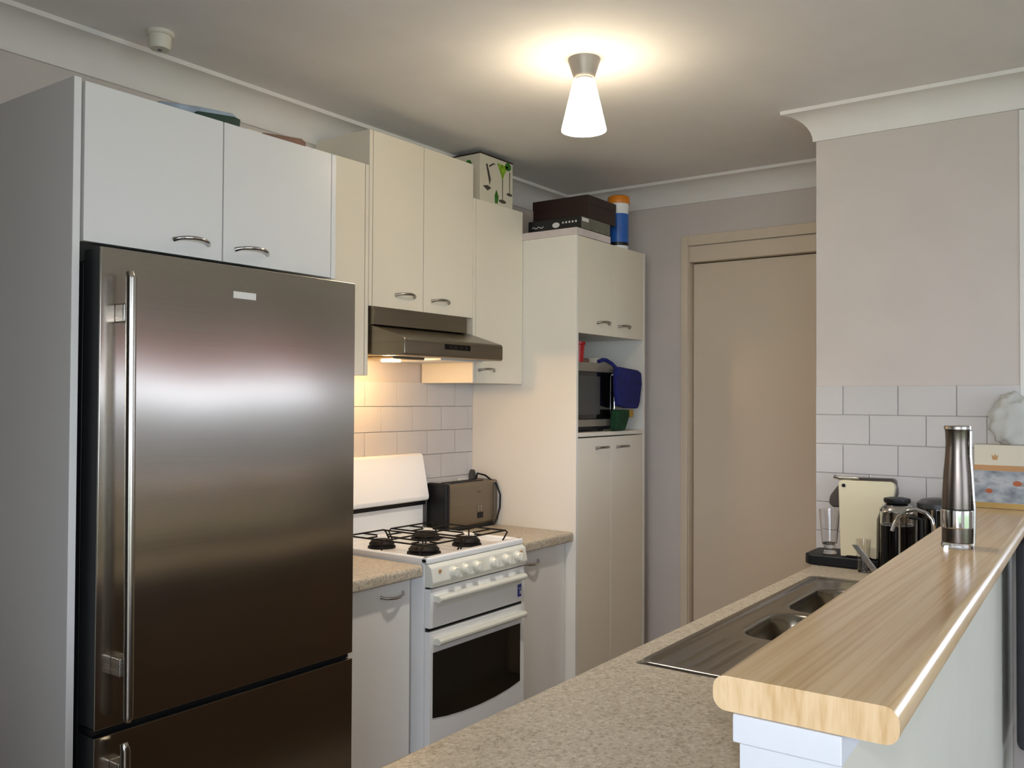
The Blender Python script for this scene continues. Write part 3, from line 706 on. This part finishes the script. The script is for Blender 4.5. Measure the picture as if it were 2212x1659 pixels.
# bar top
def bullet(y0, y1, z0, z1, rad, n=6):
    pts = []
    for (cy, cz, a0) in ((y1-rad, z1-rad, 0), (y0+rad, z1-rad, 90), (y0+rad, z0+rad, 180), (y1-rad, z0+rad, 270)):
        for i in range(n+1):
            t = R(a0+90*i/n); pts.append((cy+rad*math.cos(t), cz+rad*math.sin(t)))
    return pts
bt = MB().prism(bullet(.222, .428, 1.06, 1.1005, .016), 'x', 1.003, XR-.009, taper=bullet(BR(XR), BL(XR), 1.06, 1.1005, .016)).build('bar_top', 'wood', None, origin=(2.0, .36, 1.06), smooth=30)
tag(bt, 'long beech laminate bar top with rounded edges above the sink bench', 'bar top')

pc = thing('base_cupboard', 'long cupboard run under the peninsula sink bench', 'cupboard', (1.85, .64, 0))
B(.62, XR-.012, .43+.05, .845, .1, .70).build('carcass', 'carc', pc)
B(.62, 1.55, .43, .845, .70, .858).build('carcass_top', 'carc', pc)
B(.66, XR-.02, .42+.08, .80, 0, .1).build('kick_board', 'carc', pc)
M['pdoor'] = mat('dark_reflected_front', '5a4a3a', .4, var=.06)  # unseen door fronts, coloured dark so the fridge reflects dark
for i in range(5):
    x0 = .625+.498*i
    d = B(x0, x0+.492, .846, .862, .105, .855, bev=.0012).build('door', 'pdoor', pc)
    pts = []
    for j in range(13):
        t = j/12; a = math.sin(math.pi*t)**.55; pts.append((x0+.2+.1*t, .862+.024*a, .80))
    MB().tube(pts, .0046, 8).build('handle', 'chrome', d, 60)
# worktop with cut-out for the sink
SX0, SX1, SY0, SY1 = 1.605, 2.70, .345+.10, .848
wt = MB()
pr = []
for i in range(7): t = R(90)*i/6; pr.append((.893+.013*math.sin(t), .887+.013*math.cos(t)))
pr += [(.906, .868), (.902, .862), (.828, .862), (.828, .90)]
wt.prism(pr, 'x', .56, XR-.010)
def yl(x): return nl(x)+.001
wt.prism([(.56, .30), (1.0, .30), (1.0, yl(1.0)+.008), (1.62, yl(1.62)+.008), (1.62, .8281), (.56, .8281)], 'z', .862, .90)
wt.prism([(1.62, yl(1.62)+.008), (2.685, yl(2.685)+.008), (2.685, .480), (1.62, .480)], 'z', .862, .90)
wt.prism([(2.685, yl(2.685)+.008), (XR-.010, yl(XR)+.008), (XR-.010, .8281), (2.685, .8281)], 'z', .862, .90)
wo = wt.build('worktop', 'speck', None, origin=(1.85, .66, .862))
tag(wo, 'long speckled beige peninsula worktop with the steel sink set into it', 'worktop')

# sink (pressed sheet)
def sdf(x, y, x0, x1, y0, y1, rad):
    cx, cy = (x0+x1)/2, (y0+y1)/2
    qx, qy = abs(x-cx)-(x1-x0)/2+rad, abs(y-cy)-(y1-y0)/2+rad
    return math.hypot(max(qx, 0), max(qy, 0)) + min(max(qx, qy), 0) - rad
def sm(a, b, t):
    t = min(1, max(0, (t-a)/(b-a))); return t*t*(3-2*t)
SKY0, SKY1 = .470, .846
bowls = ((1.945, 2.205, .515, .772), (2.25, 2.575, .515, .775))
def sinkz(x, y):
    e = -sdf(x, y, SX0, SX1, SKY0, SKY1, .03)
    z = .9012 + .0035*sm(0, .004, e) - .006*sm(.012, .03, e)
    for bwl in bowls:
        d = -sdf(x, y, *bwl, .06)
        if d > -.012:
            z -= .16*sm(-.004, .045, d) + .0015*sm(-.012, -.002, d)
            z -= .008*sm(.045, .12, d)
    if 1.64 < x < 1.93:
        w = sm(1.64, 1.67, x)*(1-sm(1.88, 1.92, x))*sm(.49, .51, y)*(1-sm(.775, .80, y))
        z += .0022*w*max(0, math.sin(2*math.pi*(y-.5)/.034))
    return z
sk = MB(); nx, ny = 240, 90
gv = []
for i in range(nx+1):
    row = []
    for j in range(ny+1):
        x = SX0+(SX1-SX0)*i/nx; y = SKY0+(SKY1-SKY0)*j/ny
        row.append(sk.bm.verts.new((x, y, sinkz(x, y))))
    gv.append(row)
for i in range(nx):
    for j in range(ny): sk.bm.faces.new((gv[i][j], gv[i+1][j], gv[i+1][j+1], gv[i][j+1]))
si = thing('sink', 'stainless steel double bowl sink with ridged drainer in the peninsula worktop', 'sink', (2.15, .64, .9))
so = sk.build('basin', 'steels', si, 180, wn=False)
md_ = so.modifiers.new('thick', 'SOLIDIFY'); md_.thickness = .001; md_.offset = -1
for (a, b, c_, d_) in bowls:
    zc = sinkz((a+b)/2, (c_+d_)/2)
    MB().lathe([(.04, zc+.0005), (.042, zc+.002), (.03, zc+.001), (.026, zc-.004)], ((a+b)/2, (c_+d_)/2, 0), 24).build('drain', 'chrome', si)
# tap
tp = thing('tap', 'slender chrome gooseneck tap rising beside the bar top above the sink', 'tap', (2.62, .492, .902))
MB().lathe([(.018, .902), (.018, .91), (.013, .914), (.012, .95), (.008, .955)], (2.62, .494, 0), 20).build('tap_base', 'chrome', tp)
ar = [(2.62, .494, .95), (2.62, .494, 1.03), (2.62, .493, 1.08), (2.62, .498, 1.106), (2.62, .513, 1.122), (2.62, .538, 1.129), (2.62, .562, 1.122), (2.62, .582, 1.105), (2.62, .592, 1.088), (2.62, .599, 1.066)]
MB().tube(ar, .0052, 12).build('spout', 'chrome', tp, 60)
MB().tube([(2.62, .504, .935), (2.622, .52, .945), (2.625, .545, .95)], [.006, .005, .006], 10).build('lever', 'chrome', tp, 60)

# ------------------------------------------------------------------ coffee corner
cm = thing('coffee_machine', 'cream and black capsule coffee machine at the end of the sink bench', 'coffee machine', (2.98, .79, .9005))
MB().prism([(2.892, .70), (3.06, .70), (3.06, .905), (3.04, .930), (2.915, .930), (2.892, .912)], 'z', .9005, .934, bev=.006, seg=3).build('base_tray', 'black', cm)
side = [(.815, .937), (.822, 1.165), (.815, 1.172), (.672, 1.174)]
for i in range(7): t = R(90-100*i/6); side.append((.672-.0165*math.cos(t), 1.1575+.0165*math.sin(t)))
side += [(.660, 1.128), (.672, 1.105), (.694, 1.092), (.706, 1.06), (.708, .937)]
MB().prism(side, 'x', 2.90, 2.925, bev=.003).build('side_panel', 'coffeecream', cm)
MB().prism([(.815-(.815-y)*.84, z) for y, z in side], 'x', 3.035, 3.06, bev=.003).build('far_side_panel', 'coffeegrey', cm)
MB().prism([(.805, .937), (.805, 1.160), (.690, 1.164), (.672, 1.15), (.672, 1.125), (.70, 1.09), (.72, 1.05), (.724, .937)], 'x', 2.926, 3.034, bev=.004).build('body', 'coffeegrey', cm)
MB().prism([(.808, 1.165), (.832, 1.155), (.858, 1.12), (.862, 1.095), (.848, 1.082), (.824, 1.084), (.808, 1.10)], 'x', 2.93, 3.015, bev=.008).build('brew_head', 'coffeegrey', cm)
MB().tube([(2.925, .842, 1.182), (2.925, .825, 1.177), (2.92, .765, 1.179)], [.0055, .005, .004], 8).build('lever', 'satin', cm, 60)
MB().lathe([(.0055, 0), (.0055, -.003)], (2.9, .805, 1.157), 14, 'x').build('pivot', 'black', cm)
B(2.90, 3.05, .72, .80, .934, .944, bev=.003).build('drip_grid', 'bmatte', cm)
B(2.955, 3.02, .625, .688, .935, 1.09, bev=.008).build('water_tank', 'brownglass', cm)
gl = thing('tall_glass', 'tall clear footed glass standing on the coffee machine tray', 'glass', (2.945, .862, .9345))
MB().lathe([(.022, .9345), (.023, .939), (.015, .945), (.013, .952), (.019, .960), (.023, .966), (.032, 1.073), (.0303, 1.073), (.0215, .969), (.010, .963)], (2.945, .862, 0), 32, cap=True).build('bowl', 'clear', gl, 60)
sg = thing('small_glass', 'small clear tumbler in front of the cream coffee machine panel', 'glass', (2.865, .738, .9005))
MB().lathe([(.014, .9005), (.016, .902), (.0215, .999), (.020, .999), (.0145, .908)], (2.865, .738, 0), 28, cap=True).build('bowl', 'clear', sg, 60)
o = MB().prism([(.744, .985), (.764, .985), (.700, .9006), (.676, .9006)], 'x', 2.835, 2.839, bev=.001).build('metal_scraper', 'satin', None, origin=(2.837, .71, .9006))
tag(o, 'slanted grey metal strip leaning by the small tumbler', 'utensil')
# coffee plunger
px_, py_ = 2.80, .626
pg = thing('coffee_plunger', 'glass coffee plunger with black lid full of dark coffee behind the bar', 'coffee plunger', (px_, py_, .9005))
MB().lathe([(.045, 1.0605), (.046, 1.062), (.046, 1.098), (.0445, 1.098), (.0445, 1.062)], (px_, py_, 0), 32, cap=False).build('beaker_rim', 'clear', pg, 60)
MB().lathe([(.044, .9015), (.046, .905), (.046, 1.06), (.01, 1.06)], (px_, py_, 0), 32).build('beaker_of_coffee', 'coffee', pg)
MB().tube([(px_, py_, 1.06), (px_, py_, 1.10)], .003, 8).build('plunger_rod', 'chrome', pg)
MB().lathe([(.049, 1.099), (.048, 1.106), (.036, 1.12), (.012, 1.125)], (px_, py_, 0), 32).build('dome_lid', 'chrome', pg)
MB().lathe([(.034, 1.124), (.037, 1.129), (.036, 1.137), (.02, 1.14)], (px_, py_, 0), 28).build('lid_knob', 'black', pg)
for a in (200, 290): 
    cx, cy = px_+.0475*math.cos(R(a)), py_+.0475*math.sin(R(a))
    MB().tube([(cx, cy, .902), (cx, cy, 1.098)], .003, 8).build('frame_bar', 'chrome', pg)
MB().lathe([(.0468, .9005), (.0468, .915)], (px_, py_, 0), 32, cap=False).build('frame_ring', 'chrome', pg)
MB().tube([(px_-.03, py_-.042, 1.09), (px_-.04, py_-.075, 1.085), (px_-.04, py_-.078, .95), (px_-.03, py_-.042, .93)], .007, 10).build('handle', 'black', pg, 60)
kt = thing('canister', 'black canister with grey lid partly hidden behind the pepper mill', 'canister', (2.97, .548, .9005))
MB().lathe([(.056, .9005), (.057, .905), (.056, 1.095), (.055, 1.10)], (2.97, .548, 0), 32).build('body', 'bglass', kt)
MB().lathe([(.058, 1.10), (.058, 1.113), (.046, 1.124), (.02, 1.129)], (2.97, .548, 0), 32).build('lid', 'dgrey', kt)
MB().tube([(2.913, .552, .905), (2.913, .552, 1.098)], .004, 8).build('chrome_strip', 'chrome', kt)

# pepper mill
mx_, my_, mz = 2.19, .364, 1.1008
ml = thing('pepper_mill', 'tall brushed steel electric pepper mill standing on the wooden bar top', 'pepper mill', (mx_, my_, mz))
sc = .265
MB().lathe([(.033, mz), (.034, mz+.004), (.0325, mz+.010), (.032, mz+.011)], (mx_, my_, 0), 40).build('foot_ring', 'clear', ml)
MB().lathe([(.0318, mz+.011), (.0322, mz+.013), (.0318, mz+.043)], (mx_, my_, 0), 40).build('lower_body', 'steelm', ml)
MB().lathe([(.0335, mz+.043), (.0345, mz+.046), (.0345, mz+.080), (.0335, mz+.083)], (mx_, my_, 0), 40).build('chrome_band', 'chrome', ml)
MB().lathe([(.0316, mz+.083), (.0318, mz+.085)], (mx_, my_, 0), 40, cap=False).build('seam', 'black', ml)
MB().lathe([(.0316, mz+.085), (.0312, mz+.11), (.0285, mz+.16), (.0248, mz+.20), (.0235, mz+.228), (.0245, mz+.252), (.026, mz+.259)], (mx_, my_, 0), 40).build('upper_body', 'steelm', ml, 60)
MB().lathe([(.0268, mz+.258), (.0272, mz+.262), (.0262, mz+.266), (.01, mz+.267)], (mx_, my_, 0), 40).build('cap', 'satin', ml)
MB().tube([(mx_-.009, my_-.0335, mz+.012), (mx_-.009, my_-.0345, mz+.085), (mx_-.0085, my_-.0325, mz+.11), (mx_-.0075, my_-.0295, mz+.16), (mx_-.007, my_-.0265, mz+.20), (mx_-.007, my_-.0265, mz+.255)], .0035, 8).build('button_strip', 'satin', ml, 60)

# box with plastic bag at the end of the bar
bx = thing('tissue_box', 'patterned cardboard box with garden print at the far end of the bar', 'box', (3.07, .40, 1.1008))
B(3.045, 3.112, .325, .461, 1.1008, 1.291, bev=.002).build('carton', 'card', bx)
B(3.0432, 3.0452, .326, .46, 1.119, 1.213).build('garden_print', 'pict', bx)
B(3.0428, 3.0452, .3255, .4605, 1.214, 1.230).build('tan_stripe', 'tan', bx)
B(3.0428, 3.0452, .3255, .4605, 1.102, 1.118).build('yellow_stripe', 'yellow', bx)
MB().prism([(.398, 1.246), (.41, 1.246), (.413, 1.262), (.408, 1.256), (.404, 1.264), (.40, 1.256), (.395, 1.262)], 'x', 3.0436, 3.0452).build('crown_print', 'tan', bx)
MB().prism(ell(.42, 1.153, .010, .007), 'x', 3.0424, 3.0433).build('flower_print', 'rust', bx)
MB().prism(ell(.345, 1.178, .012, .008), 'x', 3.0424, 3.0433).build('flower_print', 'rust', bx)
pbm = MB(); bmesh.ops.create_icosphere(pbm.bm, subdivisions=4, radius=1)
for v in pbm.bm.verts:
    n = v.co.copy()
    k = 1 + .10*math.sin(7*n.x+3*n.z)*math.sin(6*n.y+2) + .07*math.sin(13*n.z+5*n.y) + .05*math.sin(19*n.y-11*n.x)
    v.co = Vector((3.078+.036*n.x*k, .352+.07*n.y*k, max(1.2917, 1.362+.082*n.z*k)))
o = pbm.build('plastic_bag', 'bag', None, origin=(3.078, .352, 1.2917), smooth=80, wn=False)
tag(o, 'crumpled clear plastic bag on top of the patterned box', 'bag')

# dark dining chair pushed up to the far side of the bar
dc = thing('dining_chair', 'dark upholstered chair back at the right edge beside the bar', 'chair', (2.92, .08, 0))
B(2.74, 3.10, -.15, .27, .42, .49, bev=.02, seg=3).build('seat', 'leather', dc)
B(2.75, 3.09, .262, .318, .49, 1.055, bev=.02, seg=3).build('backrest', 'leather', dc)
for x in (2.77, 3.07):
    for y in (-.12, .26): B(x-.018, x+.018, y-.018, y+.018, 0, .43, bev=.003).build('leg', 'black', dc)
